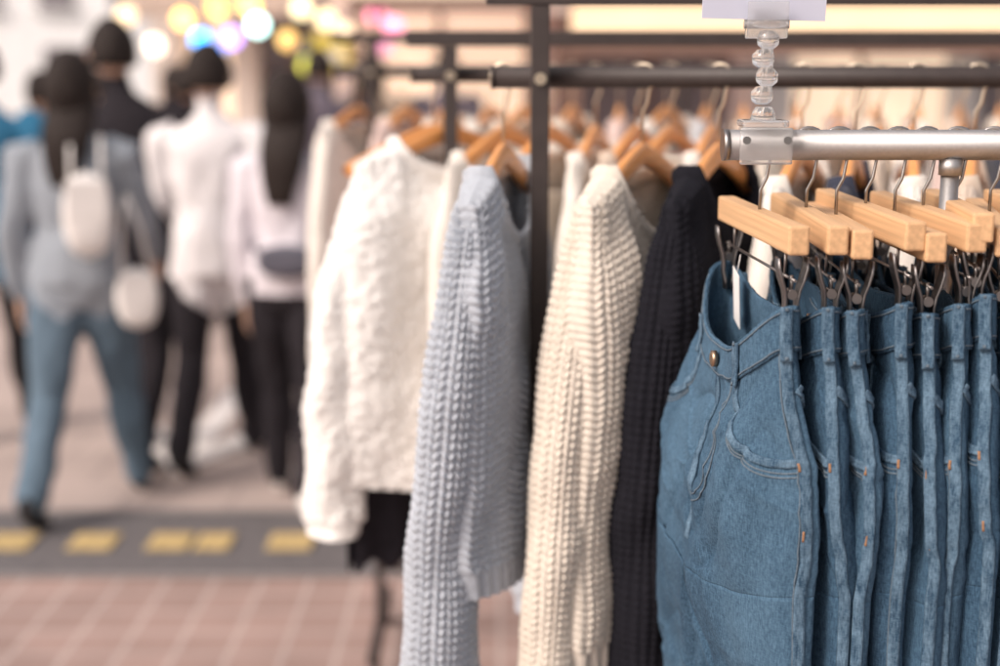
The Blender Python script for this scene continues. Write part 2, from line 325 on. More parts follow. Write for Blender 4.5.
def jeans(x,y,z0,delta,seed,mt,sagF=.02,sagB=.012,bF=.018,bB=.014,far=0.,near=.0,A0=.150,amp=1.,tilt=0):
    name='blue_jeans'; e=empty(name,(x,y,z0),RZ(delta)); e.rotation_euler[1]=tilt; rs=np.random.RandomState(seed); ph=rs.rand(8)*6.28
    def fold(a,d,phi):
        k=smooth(d/.18)*amp; sp=np.sin(phi)
        v=k*(.0048*np.sin(24*a+ph[0]+5*d)+.0030*np.sin(50*a+ph[1]-8*d+2*np.sin(9*d)))+k*.0050*fbm(a*11+seed*7,sp*1.2+seed,d*6,3)
        rd=1-np.abs(vn(a*20+d*(8 if seed%2 else -8)+seed,sp*1.0,d*7+seed*3)); rd2=1-np.abs(vn(a*12-d*14+seed*5,sp*1.2+3,d*16))
        v=v+smooth(d/.07)*(.0055*amp*rd**5-.0034*amp*rd2**6)*np.abs(sp)**.5
        return v+.0008*fbm(a*60,sp*4,d*60+a*30,2)*smooth(d/.05)
    def swing(a,d):
        w=smooth(d/.28); return -far*w*(.19-a)/.38+near*w*(a+.19)/.38
    hipA=.026+.012*rs.rand()
    def S(phi,d):
        phi,d=np.broadcast_arrays(phi*1.,d*1.); c=np.cos(phi); s=np.sin(phi)
        A=A0+hipA*smooth(d/.2)
        a=A*np.sign(c)*np.abs(c)**.85
        f=np.where(s>0,bF+.010*smooth(d/.16),bB+.010*smooth(d/.12))
        b=np.where(s>0,-1,1)*f*np.abs(s)**.75+ (.0030*np.sin(17*a+ph[3])+.0015*np.sin(40*a+ph[4]))
        sag=np.where(s>0,sagF,sagB)*s*s*np.exp(-d/.3)+.004*np.sin(3*phi+ph[5])*np.exp(-d/.15)*np.abs(s)
        return np.stack([a,b+fold(a,d,phi)+swing(a,d),-d-sag],-1)
    def Leg(side,phi,d):
        phi,d=np.broadcast_arrays(phi*1.,d*1.); c=np.cos(phi); s=np.sin(phi)
        ph2=np.where(side>0,phi,math.pi-phi)
        P0=S(np.where(c>=0,ph2,np.where(s>0,math.pi/2,-math.pi/2)),np.full_like(d,DC))
        inner=c<0
        bf=S(np.array(math.pi/2),np.array(DC))[1]; bb=S(np.array(-math.pi/2),np.array(DC))[1]
        P0[...,1]=np.where(inner,(bf+bb)/2+(bf-bb)/2*np.sign(s)*np.abs(s)**.5,P0[...,1]); P0[...,0]=np.where(inner,side*(.002),P0[...,0])
        P0[...,2]-= (d-DC)
        w=smooth((d-DC)/.2)
        ra=.090-.012*smooth((d-DC)/.6); ac=side*(.094)
        a=ac+side*ra*np.sign(c)*np.abs(c)**.85
        b=-.022*np.sign(s)*np.abs(s)**.8+fold(a,d,phi)+swing(a,d)
        T=np.stack([a,b,-d+0*a],-1); return P0*(1-w[...,None])+T*w[...,None]
    nphi=300; phi=np.arange(nphi)/nphi*2*math.pi; d=np.linspace(0,DC,190)[:,None]
    grid('seat',S(phi[None],d),mt,e,cu=True,solid=.0018)
    for sd in (1,-1): grid('leg_near' if sd>0 else 'leg_far',Leg(sd,(np.arange(120)/120*2*math.pi)[None],np.linspace(DC,1.0,160)[:,None]),mt,e,cu=True,solid=.0018)
    def G(phi,d):
        if np.all(d<DC): return S(phi,d)
        a_=S(phi,np.minimum(d,DC)); b_=Leg(1,phi,np.maximum(d,DC)); return np.where((d<DC)[...,None],a_,b_)
    def strip(nm,pp,pd,w,off,m,h=.0012,puck=.0008,fn=S,pf=140):
        pp=np.asarray(pp,float);pd=np.asarray(pd,float); C=fn(pp,pd); ep=2e-2
        dphi=fn(pp+ep,pd)-fn(pp-ep,pd); dd=fn(pp,pd+.004)-fn(pp,np.maximum(pd-.004,0)); n=np.cross(dphi,dd); n/=np.linalg.norm(n,axis=1,keepdims=True)+1e-12
        out=np.stack([np.cos(pp)*.2,-np.sin(pp),0*pp],1); n*=np.sign((n*out).sum(1,keepdims=True)+1e-9)
        if len(pp)>30:
            kk=np.ones(9)/9; n=np.stack([np.convolve(np.pad(n[:,i],4,mode='edge'),kk,'valid') for i in range(3)],1); n/=np.linalg.norm(n,axis=1,keepdims=True)+1e-9
        T=np.gradient(C,axis=0); T/=np.linalg.norm(T,axis=1,keepdims=True)+1e-12; lat=np.cross(n,T)
        L_=np.concatenate([[0],np.cumsum(np.linalg.norm(np.diff(C,axis=0),axis=1))])
        rows=[]
        for q,hh in ((-1,-.0008),(-.92,h),(-.4,h*.8),(0,h*.7),(.4,h*.8),(.92,h),(1,-.0008)):
            pk=puck*vn(L_*pf,q*1.2+seed+0*L_,0*L_)*(hh>0)
            rows.append(C+lat*(q*w/2)+n*(off+hh+pk)[:,None])
        P=np.stack(rows,1); return grid(nm,P,m,e,solid=.0006,off=0)
    def line(nm,pp,pd,off,lo,m=M_thread,fn=S):
        return strip(nm,pp,pd,.0010,off,m,h=.0003,puck=.0002,fn=fn)
    dW=np.linspace(-.001,.041,16)[:,None]
    W=S(phi[None],np.clip(dW,0,1)); W[...,2]-=np.clip(dW,-1,0)
    n=normals(W); ctr=W.mean(1,keepdims=True); sg=np.sign(((W-ctr)*n*np.array([.2,1,0])).sum(2).mean()); n*=sg
    bandpuck=.0009*vn(phi[None]*40,dW*90,0*dW)
    grid('waistband',W+n*(.0026+bandpuck)[...,None],mt,e,cu=True,solid=.003,off=-1)
    for q in (.0035,.0375):
        pl=np.linspace(0,2*math.pi,400); line('waistband_stitch',pl,np.full(400,q),.0034,0)
    k=np.linspace(0,1,260); wob=.012*np.sin(k*7+seed)
    s0=.03+.10*rs.rand()
    strip('side_seam',s0+wob,.04+k*.9,.0105,.0006,M_seam,h=.0013,puck=.0006,fn=G)
    strip('side_seam_far',0*k+math.pi,.04+k*.225,.0105,.0006,M_seam,h=.0014,puck=.0008)
    line('side_seam_stitch',s0+.10+wob,.04+k*.5,.0008,0,fn=G)
    for pb in (s0,1.0,2.15,math.pi,-1.57,-.75,-2.4):
        kk=np.linspace(0,1,24); strip('belt_loop',0*kk+pb,-.001+kk*.051,.0110,.0046,M_seam,h=.0024,puck=.0006)
        for qq in (.001,.047):
            strip('bartack',pb+np.linspace(-.02,.02,4),np.full(4,qq),.0024,.0072,M_thread,h=.0004,puck=0)
    for mir in (0,1):
        pp=s0+.08+(.93-s0)*(1-k)**.8; pd=.043+.098*np.sqrt(np.clip(1-(1-k)**2,0,1)); pp=math.pi-pp if mir else pp
        strip('pocket_opening',pp,pd,.008,.0008,M_seam,h=.0015,puck=.0008); line('pocket_stitch',pp,pd+.009,.0006,0); line('pocket_stitch',pp,pd+.013,.0006,0)
        strip('bartack',np.full(5,pp[-1]),pd[-1]+np.linspace(0,.008,5),.0020,.0024,M_tack,h=.0006,puck=0)
    if seed%2: strip('thigh_tack',np.full(5,s0+.05),.205+np.linspace(0,.010,5),.0018,.002,M_tack,h=.0006,puck=0)
    strip('fly_seam',0*k+1.57,.042+k*.2,.009,.0008,M_seam,h=.0014,puck=.0008)
    jf=np.linspace(0,1,60); line('fly_stitch',1.57-.33*np.sqrt(np.clip(1-jf**4,0,1)),.042+.15*jf,.0008,0)
    line('fly_stitch',1.57-.27*np.sqrt(np.clip(1-jf**4,0,1)),.042+.143*jf,.0008,0)
    strip('back_yoke',-k*3.1-.02,.075+.03*np.sin(k*math.pi),.009,.0008,M_seam,h=.0014,puck=.001)
    for c_ in (-.95,-2.2):
        g1=np.linspace(-.33,.33,24)[None]; g2=np.linspace(0,.13,24)[:,None]
        Pk=S(c_+g1+0*g2,.115+g2-.015*np.abs(g1)/.33*(g2>.1)); Pk[...,1]+=.0028; grid('back_pocket',Pk,mt,e,solid=.0015)
    c=S(np.array(1.57),np.array(.02)); 
    tube('button',[(c[0],c[1]-.0045,c[2]),(c[0],c[1]-.0095,c[2]),(c[0],c[1]-.0105,c[2])],[.0085,.0085,.006],M_copper,e,20)
    return e
J=[(.262,3.5,3.5,1,0,0,dict(sagF=.066,sagB=.02,bF=.038,bB=.012,far=.050,near=.010,A0=.145,amp=1.35)),
   (.309,-1,-2,2,1,.002,dict(far=.012,near=.012,bF=.017,sagF=.04,amp=1.2)),
   (.339,-4,-4,3,0,-.005,dict(far=.0,near=.010,bF=.013,sagF=.02,amp=1.2)),
   (.369,3,0,4,1,.006,dict(near=.004,bF=.014,sagF=.035,amp=1.1)),
   (.398,-1,-3,5,2,-.008,dict(near=.008,bF=.011,amp=1.2)),
   (.427,2,-2,6,0,.004,dict(near=.006,bF=.013,sagF=.03,amp=1.1)),
   (.458,-8,-5,7,1,.010,dict(near=.008,bF=.013,sagF=.04)),(.494,-13,-7,8,2,-.002,dict(near=.008,bF=.013)),(.538,-4,-3,9,0,.006,dict(bF=.014)),(.584,3,0,10,1,-.004,dict()),(.635,0,2,11,2,0,dict()),(.69,4,2,12,0,0,dict()),(.75,-3,0,13,1,.004,dict())]
for (x,dh,dj,sd,mi,dz,kw) in J:
    tl=[.0,.012,-.01,.015,-.012,.01,-.012,0,.01,0,0,0,0][sd-1]
    clip_hanger(x,dh,tilt=tl,dz=dz)
    jeans(x,JY,1.383+dz,dj,sd,M_dn[mi],tilt=tl,**kw)
tg=empty('paper_size_tag',(.262,JY+.03,1.360),RZ(3)); box('tag',(-.05,-.004,-.006),(.03,.0008,.062),M_white,tg,0,rot=(.1,.25,0)); tube('tag_string',[(-.05,-.004,.022),(-.055,0,.04)],.0006,M_white,tg,6)
# ---------------------------------------------------------------- acrylic sign clip
M_acr=mat('clear_acrylic',(.95,.95,.95),.12,0,30,.01,trans=.85)
M_card=mat('pale_card',(.60,.63,.76),.6,0,30,.03)
e=empty('acrylic_sign_clip',(.262,JY-.002,JZ))
box('clamp_body',(.0,-.0215,.0),(.052,.006,.036),M_acr,e,.002)
box('clamp_back',(.0,.024,.002),(.040,.006,.030),M_acr,e,.002)
box('clamp_top',(.0,.001,.0215),(.046,.038,.007),M_acr,e,.002)
for sx in (-.020,.020): tube('clamp_rivet',[(sx,-.028,.006),(sx,-.0245,.006)],.004,M_acr,e,12)
tube('stem_base',[(0,0,.024),(0,0,.033),(0,0,.038)],[.014,.011,.008],M_acr,e,16)
zz=.040
for i in range(4):
    ox=.0022*(1 if i%2 else -1)
    tube('ball_link',[(ox,0,zz),(ox,0,zz+.004),(ox,0,zz+.010),(0,0,zz+.015),(0,0,zz+.018)],[.006,.0105,.0115,.009,.006],M_acr,e,18); zz+=.018
box('link_plate',(0,-.009,.072),(.012,.003,.058),M_acr,e,.001)
box('jaw_front',(0,-.007,zz+.010),(.040,.004,.036),M_acr,e,.0015,rot=(.12,0,0)); box('jaw_back',(0,.007,zz+.010),(.040,.004,.036),M_acr,e,.0015,rot=(-.12,0,0))
tube('jaw_pivot',[(-.022,0,zz+.006),(.022,0,zz+.006)],.0045,M_acr,e,12)
box('price_card',(-.002,0,zz+.054),(.125,.0012,.088),M_card,e,0,rot=(0,.02,.12))
# ---------------------------------------------------------------- ground
def tilemat(name,c1,c2,mortar,sx,sy,rough=.75,ms=.02,offset=.5):
    m,nt,b=newmat(name); N=nt.nodes; L=nt.links
    tc=N.new('ShaderNodeTexCoord'); br=N.new('ShaderNodeTexBrick'); L.new(tc.outputs['Object'],br.inputs['Vector'])
    br.inputs['Color1'].default_value=(*c1,1); br.inputs['Color2'].default_value=(*c2,1); br.inputs['Mortar'].default_value=(*mortar,1)
    br.inputs['Scale'].default_value=1; br.inputs['Brick Width'].default_value=sx; br.inputs['Row Height'].default_value=sy; br.inputs['Mortar Size'].default_value=ms*sy; br.offset=offset
    n=N.new('ShaderNodeTexNoise'); n.inputs['Scale'].default_value=3; n.inputs['Detail'].default_value=8; L.new(tc.outputs['Object'],n.inputs['Vector'])
    mx=N.new('ShaderNodeMix'); mx.data_type='RGBA'; mx.blend_type='MULTIPLY'; mx.inputs[0].default_value=.5
    L.new(br.outputs['Color'],mx.inputs[6]); L.new(n.outputs['Fac'],mx.inputs[7])
    hs=N.new('ShaderNodeHueSaturation'); hs.inputs['Value'].default_value=1.35; hs.inputs['Saturation'].default_value=.95; L.new(mx.outputs[2],hs.inputs['Color'])
    L.new(hs.outputs[0],b.inputs['Base Color']); b.inputs['Roughness'].default_value=rough
    bp=N.new('ShaderNodeBump'); bp.inputs['Strength'].default_value=.4; bp.inputs['Distance'].default_value=.004; L.new(br.outputs['Fac'],bp.inputs['Height']); bp.invert=True; L.new(bp.outputs[0],b.inputs['Normal'])
    return m
def sheet(name,x0,x1,y0,y1,z,m):
    me=bpy.data.meshes.new(name); me.from_pydata([(x0,y0,z),(x1,y0,z),(x1,y1,z),(x0,y1,z)],[],[(0,1,2,3)]); me.materials.append(m); return link(bpy.data.objects.new(name,me))
M_asph=mat('asphalt',(.16,.15,.15),.9,0,2,.15,.5,80)
sheet('ground',-400,400,-100,700,0,M_asph)
sheet('brick_pavement',-12,12,-4,4.18,.004,tilemat('pink_paver',(.29,.195,.17),(.35,.235,.205),(.43,.34,.31),.15,.15,ms=.05,offset=0))
sheet('street_pavement',-12,12,4.84,26,.004,tilemat('light_paver',(.46,.37,.335),(.40,.32,.29),(.35,.28,.255),.4,.4,ms=.03))
sheet('drain_strip',-12,12,4.18,4.84,.006,mat('dark_granite',(.125,.115,.118),.8,0,30,.3,.3,100))
for yy,nm in ((4.17,'kerb_line'),(4.83,'kerb_line')): sheet(nm,-12,12,yy,yy+.03,.010,mat('pale_stone',(.3,.27,.26),.8,0,10,.1))
M_yel=mat('yellow_tactile',(.50,.37,.17),.8,0,14,.3,.3,60)
te=empty('yellow_tactile_paving')
for cx,w in ((-1.66,.15),(-1.38,.15),(-1.12,.14),(-.97,.12),(-.71,.15),(-2.1,.3),(-2.6,.3),(.2,.3),(1.2,.3)):
    box('plate',(cx,4.5,.012),(w,.16,.008),M_yel,te,.0035)
    for ix in range(3):
        for iy in range(4): tube('stud',[(cx+(ix-1)*w*.3,4.44+iy*.04,.016),(cx+(ix-1)*w*.3,4.44+iy*.04,.020)],[.014,.009],M_yel,te,8)
M_paint=mat('white_road_paint',(.76,.72,.70),.7,0,12,.12)
me=bpy.data.meshes.new('arrow_marking'); ay=5.30; ax=-1.30
av=[(ax,ay),(ax+.32,ay+.62),(ax+.22,ay+.75),(ax+.06,ay+.42),(ax+.06,ay+1.5),(ax-.06,ay+1.5),(ax-.06,ay+.42),(ax-.22,ay+.75),(ax-.32,ay+.62)]
me.from_pydata([(p[0],p[1],.009) for p in av],[],[tuple(range(9))]); me.materials.append(M_paint); link(bpy.data.objects.new('arrow_road_marking',me))
# ---------------------------------------------------------------- people
M_skin=mat('skin',(.60,.38,.28),.5,0,10,.06)
M_hair=mat('black_hair',(.022,.015,.013),.7,0,40,.4,.6,200,stretch=(4,4,.6),spec=.25)
M_eye=mat('eye',(.03,.02,.02),.2); M_lip=mat('lip',(.5,.22,.19),.5)
def cloth(n,c): return mat(n,c,.95,0,8,.12,.4,150,spec=.2)
def joinmesh(parts,name):
    V=[];F=[];o=0
    for P in parts:
        ny,nx=P.shape[:2]; V+=list(map(tuple,P.reshape(-1,3))); F+=[tuple(int(k) for k in q) for q in gridq(ny,nx,True,off=o)]
        F.append(tuple(range(o+nx-1,o-1,-1))); F.append(tuple(range(o+(ny-1)*nx,o+ny*nx))); o+=ny*nx
    me=bpy.data.meshes.new(name); me.from_pydata(V,[],F); me.update()
    bm=bmesh.new(); bm.from_mesh(me); bmesh.ops.recalc_face_normals(bm,faces=bm.faces); bm.to_mesh(me); bm.free(); return me
def remesh(me,vox,name):
    ob=bpy.data.objects.new(name,me); COL.objects.link(ob)
    r=ob.modifiers.new('r','REMESH'); r.mode='VOXEL'; r.voxel_size=vox
    s=ob.modifiers.new('s','SMOOTH'); s.iterations=4; s.factor=.5
    dg=bpy.context.evaluated_depsgraph_get(); dg.update()
    m2=bpy.data.meshes.new_from_object(ob.evaluated_get(dg)); m2.name=name
    bpy.data.objects.remove(ob,do_unlink=True); 
    for p in m2.polygons: p.use_smooth=True
    return m2
def person(name,loc,H,rz,stride=.3,lead=1,top=None,pants=None,shoes=None,hair='short',male=True,armL=(.15,.2),armR=(-.15,.2),hem=.50,lean=0,headx=0,slim=1.,sleeve=1.0,vox=.013,headturn=0,width=1.,splay=.02,armout=.16):
    e=empty(name,loc,rz)
    sw=(.118 if male else .100)*(1+(width-1)*.6); hw=.048
    segs=[]; parts=[]
    def limb(pts,rads,labs,ns=12):
        pts=[np.array(p,float)*H for p in pts]; rads=[(r[0]*H,r[1]*H) if hasattr(r,'__len__') else (r*H,r*H) for r in rads]
        parts.append(tubeP(pts,rads,ns))
        for i in range(len(pts)-1): segs.append((pts[i],pts[i+1],(max(rads[i])+max(rads[i+1]))/2,labs[i]))
    def leg(side,ang,knee):
        hip=np.array([side*hw,0,.50]); d1=np.array([side*splay,math.sin(ang),-math.cos(ang)]); kn=hip+d1*.235
        a2=ang-knee; d2=np.array([side*splay,math.sin(a2),-math.cos(a2)]); an=kn+d2*.225; return hip,kn,an,a2
    A=leg(lead,stride,.12); B=leg(-lead,-stride*.8,.35)
    low=min(A[2][2],B[2][2]); dz=.043-low
    for (hip,kn,an,a2),front in ((A,1),(B,0)):
        hip=hip+[0,0,dz];kn=kn+[0,0,dz];an=an+[0,0,dz]
        limb([hip+[0,0,.03],hip+(kn-hip)*.25,hip+(kn-hip)*.65,kn,kn+(an-kn)*.3,kn+(an-kn)*.75,an-[0,0,.004]],[(.052,.058),(.052*slim,.056),(.043*slim,.045),(.036*slim,.037),(.037*slim,.039),(.031*slim,.033),(.029*slim,.032)],['pants']*6)
        pitch=max(min(a2*1.0,.15),-.75)
        fd=np.array([0,math.cos(pitch),math.sin(pitch)]); up=np.array([0,-math.sin(pitch),math.cos(pitch)])
        heel=an-up*.022-fd*.022
        toe=heel+fd*.135
        limb([heel+[0,0,.004],heel+fd*.03+[0,0,.006],heel+fd*.075,heel+fd*.115,toe],[(.017,.018),(.022,.024),(.025,.019),(.024,.014),(.014,.009)],['shoes']*4)
        limb([an+[0,0,.0],heel+fd*.03],[(.024,.026),(.022,.022)],['shoes'])
    Z=lambda z:z+dz
    ln=lambda z:lean*(z-.5)
    wv=width
    tor=[(.47,.060,.052),(.50,.088,.064),(.54,.094,.068),(.60,.083*wv,.060),(.66,.084*wv,.060),(.72,.094*wv,.064),(.77,.104*wv,.064),(.80,.096*wv,.056),(.822,.068,.046),(.845,.036,.038)]
    if not male: tor=[(.47,.060,.052),(.50,.088,.066),(.54,.092,.068),(.60,.076*wv,.056),(.66,.076*wv,.056),(.72,.084*wv,.060),(.77,.090*wv,.058),(.80,.082*wv,.050),(.824,.056,.040),(.845,.032,.034)]
    limb([(0,ln(z),Z(z)) for z,_,_ in tor],[(a,b) for _,a,b in tor],[('top' if z>hem-.001 else 'pants') for z,_,_ in tor[:-1]],20)
    if hem<.56:
        limb([(0,ln(.6),Z(.62)),(0,ln(.55),Z(.56)),(0,ln(.5),Z(hem))],[(.086*wv,.064),(.098*wv**.5,.074),(.102*wv**.5,.076)],['top','top'],20)
    limb([(0,ln(.84),Z(.835)),(headx*.5,ln(.86)+.002,Z(.865)),(headx,ln(.88)+.008,Z(.90))],[(.030,.032),(.027,.030),(.027,.030)],['skin','skin'])
    hands=[]
    for sd,(sw_,bend) in ((-1,armL),(1,armR)):
        sh=np.array([sd*sw,ln(.80),Z(.792)]); out=armout
        d1=np.array([sd*out,math.sin(sw_),-math.cos(sw_)]); d1/=np.linalg.norm(d1); el=sh+d1*.165
        d2=np.array([-sd*.02,math.sin(sw_+bend),-math.cos(sw_+bend)]); d2/=np.linalg.norm(d2); wr=el+d2*.145
        k=1+(width-1)*.5
        lab=['top','top','top','top' if sleeve>.5 else 'skin','top' if sleeve>.8 else 'skin','skin']
        limb([sh-[sd*.04,0,-.010],sh,sh+d1*.08,el,el+d2*.07,wr-d2*.01,wr+d2*.012],[(.034,.038),(.038*k,.040*k),(.035*k,.037*k),(.030*k,.031*k),(.027*k,.028*k),(.022*k,.024*k),(.014,.018)],lab)
        hands.append((wr*H,d2,sd))
    me=remesh(joinmesh(parts,name+'_body'),vox,'body')
    n=len(me.polygons); C=np.empty(n*3); me.polygons.foreach_get('center',C); C=C.reshape(-1,3); best=np.full(n,1e9); lab=np.zeros(n,int)
    names=['top','pants','skin','shoes']
    for p0,p1,r,l in segs:
        d=p1-p0; t=np.clip(((C-p0)@d)/(d@d),0,1); q=np.linalg.norm(C-(p0+t[:,None]*d),axis=1)-r
        k=q<best; best[k]=q[k]; lab[k]=names.index(l)
    ht=Z(hem)*H; tors=(np.abs(C[:,0])<.12*H)&(C[:,2]>ht)&(lab==1); lab[tors]=0
    for m_ in (top,pants,M_skin,shoes): me.materials.append(m_)
    me.polygons.foreach_set('material_index',lab.astype(np.int32))
    nv=len(me.vertices); V=np.empty(nv*3); me.vertices.foreach_get('co',V); V=V.reshape(-1,3)
    Nn=np.empty(nv*3); me.vertices.foreach_get('normal',Nn); Nn=Nn.reshape(-1,3)
    V+=Nn*(.010*fbm(V[:,0]*12+H*9,V[:,1]*12,V[:,2]*7,3))[:,None]; me.vertices.foreach_set('co',V.ravel()); me.update()
    link(bpy.data.objects.new('body',me),e)
    for wr,d2,sd in hands:
        d=d2/np.linalg.norm(d2); w=np.array([0,1.,0]); w-=d*w.dot(d); w/=np.linalg.norm(w); inn=np.cross(d,w)*(1 if np.cross(d,w)[0]*sd<0 else -1); g=H
        hp=[tubeP([wr-d*.01*g,wr+d*.015*g,wr+d*.04*g,wr+d*.052*g],[(.010*g,.014*g),(.010*g,.020*g),(.010*g,.024*g),(.008*g,.022*g)],12)]
        for i,ln_ in enumerate((.040,.045,.042,.033)):
            b=wr+d*.048*g+w*(.017-.0115*i)*g; c1=b+d*ln_*.45*g+inn*.003*g; c2=c1+(d*.8+inn*.55)*ln_*.33*g; c3=c2+(d*.5+inn*.8)*ln_*.25*g
            hp.append(tubeP([b,c1,c2,c3],[.0052*g,.005*g,.0046*g,.0036*g],8))
        b=wr+d*.014*g+w*.016*g; c1=b+(w*.75+d*.65)*.022*g; c2=c1+(d*.9+w*.2+inn*.3)*.018*g; c3=c2+d*.012*g
        hp.append(tubeP([b,c1,c2,c3],[.008*g,.0065*g,.0055*g,.004*g],8))
        hm=remesh(joinmesh(hp,'hand'),.0035,'hand'); hm.materials.append(M_skin); link(bpy.data.objects.new('hand',hm),e)
    he=empty('head',(headx*H,(ln(.93)+.012)*H,Z(.932)*H),headturn); he.parent=e
    th=np.linspace(0,math.pi,26)[:,None]; ph=np.arange(36)[None]/36*2*math.pi
    X=np.sin(th)*np.cos(ph); Y=np.sin(th)*np.sin(ph); Zz=np.cos(th)+0*ph
    jaw=1-.30*smooth((-Zz-.1)/.9); hx=.046*X*jaw; hy=.057*Y*(1-.10*smooth((-Zz)/.9)*(Y<0)); hz=.068*Zz
    fx=np.exp(-(X/.22)**2); nose=.012*fx*np.exp(-((Zz+.12)/.16)**2)*(Y>0); brow=.003*np.exp(-((Zz-.22)/.1)**2)*(Y>.3); sock=-.004*np.exp(-((np.abs(X)-.38)/.17)**2)*np.exp(-((Zz-.05)/.1)**2)*(Y>.3); chin=.006*np.exp(-(X/.35)**2)*np.exp(-((Zz+.8)/.2)**2)*(Y>0)
    hy=hy+nose+brow+sock+chin
    grid('skull',np.stack([hx,hy,hz],2)*H,M_skin,he,cu=True)
    for sd in (-1,1):
        tube('ear',[(sd*.046*H,-.004*H,-.018*H),(sd*.053*H,-.006*H,-.002*H),(sd*.050*H,-.004*H,.012*H)],[(.004*H,.007*H),(.004*H,.012*H),(.003*H,.008*H)],M_skin,he,10)
        tube('eye',[(sd*.0185*H,.044*H,.003*H),(sd*.0185*H,.051*H,.003*H)],[.007*H,.004*H],M_eye,he,10)
    tube('mouth',[(-.014*H,.049*H,-.030*H),(0,.054*H,-.029*H),(.014*H,.049*H,-.030*H)],[.0015*H,.004*H,.0015*H],M_lip,he,8)
    hl=1.0 if hair=='short' else 1.02
    cut=np.clip(th,0,math.pi*(.60 if hair=='short' else .70))
    fr=smooth((Y+.1)/.5)
    cutf=cut*(1-fr*.45*smooth(cut/2.0)); X=np.sin(cutf)*np.cos(ph); Y=np.sin(cutf)*np.sin(ph); Zz=np.cos(cutf)
    rr=1.09*hl+.06*fbm(X*5,Y*5,Zz*5,3)
    hp=np.stack([.0465*X*rr,.059*Y*rr-.003,.070*Zz*rr+.001],2)*H
    grid('hair_cap',hp,M_hair,he,cu=True,solid=.005*H)
    if hair!='short':
        ln_=hair; pts=[];rad=[]
        for q in np.linspace(0,1,11):
            zz_=.035-ln_*q; back=-.020-.052*float(smooth((q*ln_-.05)/.10))
            pts.append((.006*math.sin(q*5)*H,back*H,zz_*H)); rad.append(((.045+.010*math.sin(q*3.0))*(1-.45*q**3)*H,(.034-.014*q)*(1-.35*q**3)*H))
        P=tubeP(pts,rad,28); P=P+(.0045*np.sin(np.arange(28)*2.3)[None,:,None]*np.array([1,1,0]))*np.linspace(0,1,11)[:,None,None]
        tube('long_hair',pts,rad,M_hair,he,28); grid('hair_locks',P,M_hair,he,cu=True)
    return e
c_den=cloth('pale_denim_jacket',(.28,.31,.35)); c_jean=cloth('stone_jeans',(.11,.16,.21)); c_blk=cloth('black_cloth',(.022,.019,.023)); c_wht=cloth('white_shirt',(.80,.77,.78)); c_lav=cloth('pale_lavender_blouse',(.70,.66,.71)); c_shk=cloth('white_shoes',(.75,.73,.71)); c_bshoe=cloth('dark_shoes',(.03,.028,.03)); c_blue=cloth('teal_blue_jacket',(.04,.17,.30)); c_bge=cloth('beige_coat',(.35,.28,.23)); c_gry=cloth('mid_grey',(.14,.12,.15)); c_nvy=cloth('navy_coat',(.045,.04,.06))
person('woman_in_denim_jacket',(-1.50,4.90,0),1.65,.05,.30,1,c_den,c_jean,c_bshoe,hair=.235,male=False,armL=(-.1,.25),armR=(.30,.6),hem=.52,slim=1.15,width=1.08,lean=.02,splay=.075,armout=.17)
person('man_in_black_jacket',(-1.49,5.6,0),1.77,-.1,.22,-1,c_blk,c_blk,c_bshoe,armL=(.1,.2),armR=(-.15,.2),hem=.455,headx=-.03,slim=1.15,width=1.10,headturn=.5,armout=.12)
person('man_in_white_shirt',(-1.14,5.5,0),1.68,-.05,.25,1,c_wht,c_blk,c_bshoe,armL=(.2,.3),armR=(-.2,.2),hem=.47,slim=1.1,width=1.0,armout=.08)
person('woman_in_blouse',(-.755,4.95,0),1.57,-.05,.22,-1,c_lav,c_blk,c_shk,hair=.25,male=False,armL=(-.05,.2),armR=(.25,.7),hem=.55,width=.96,slim=1.1,armout=.07)
person('pedestrian_in_blue',(-2.22,6.0,0),1.70,.1,.2,1,c_blue,c_bshoe,c_bshoe,armL=(.1,.2),hem=.5,width=1.2)
for i,(x,y,h,t_,p_,hr,ml) in enumerate([(-2.30,8.2,1.58,c_gry,c_blk,'short',True),(-1.95,8.8,1.6,c_nvy,c_gry,.2,False),(-1.15,9.0,1.7,c_gry,c_nvy,'short',True),(-.75,8.0,1.62,c_nvy,c_blk,.22,False),(-.40,10.5,1.7,c_gry,c_blk,'short',True),(-2.5,10.8,1.60,c_blk,c_gry,.2,False),(-.95,10.4,1.7,c_bge,c_blk,'short',True),(-2.8,8.6,1.56,c_bge,c_nvy,.2,False)]):
    person('pedestrian',(x,y,0),h,rng.uniform(-.3,.3)+(math.pi if i%2 else 0),.25,1 if i%2 else -1,t_,p_,c_bshoe,hair=hr,male=ml,vox=.02,width=1.15,slim=1.1)
M_bag=mat('white_leather',(.76,.73,.71),.5,0,8,.08); M_bag2=mat('dark_leather',(.10,.10,.13),.5,0,8,.1)
def bag(name,loc,rz,w,h,d,m,strap):
    e=empty(name,loc,rz)
    t=np.linspace(0,1,14)[:,None]; p=np.arange(28)[None]/28*2*math.pi; c=np.cos(p); s=np.sin(p)
    k=np.clip(np.sin(np.clip(t,.0,1)*math.pi),0,1)**.35
    P=np.stack(np.broadcast_arrays(w/2*k*np.sign(c)*abs(c)**.5,d/2*k*np.sign(s)*abs(s)**.6*(1-.25*t),-h/2+h*t),2)
    grid('bag_body',P,m,e,cu=True); box('flap',(0,-d*.40,h*.18),(w*.8,.012,h*.45),m,e,.005)
    for st in strap: tube('strap',st,.007,m,e,8)
    return e
bag('white_backpack',(-1.40,4.71,1.10),.25,.17,.30,.12,M_bag,[[(-.05,0,.12),(-.05,.06,.2),(-.05,.12,.26)],[(.05,0,.12),(.05,.06,.2),(.05,.12,.26)]])
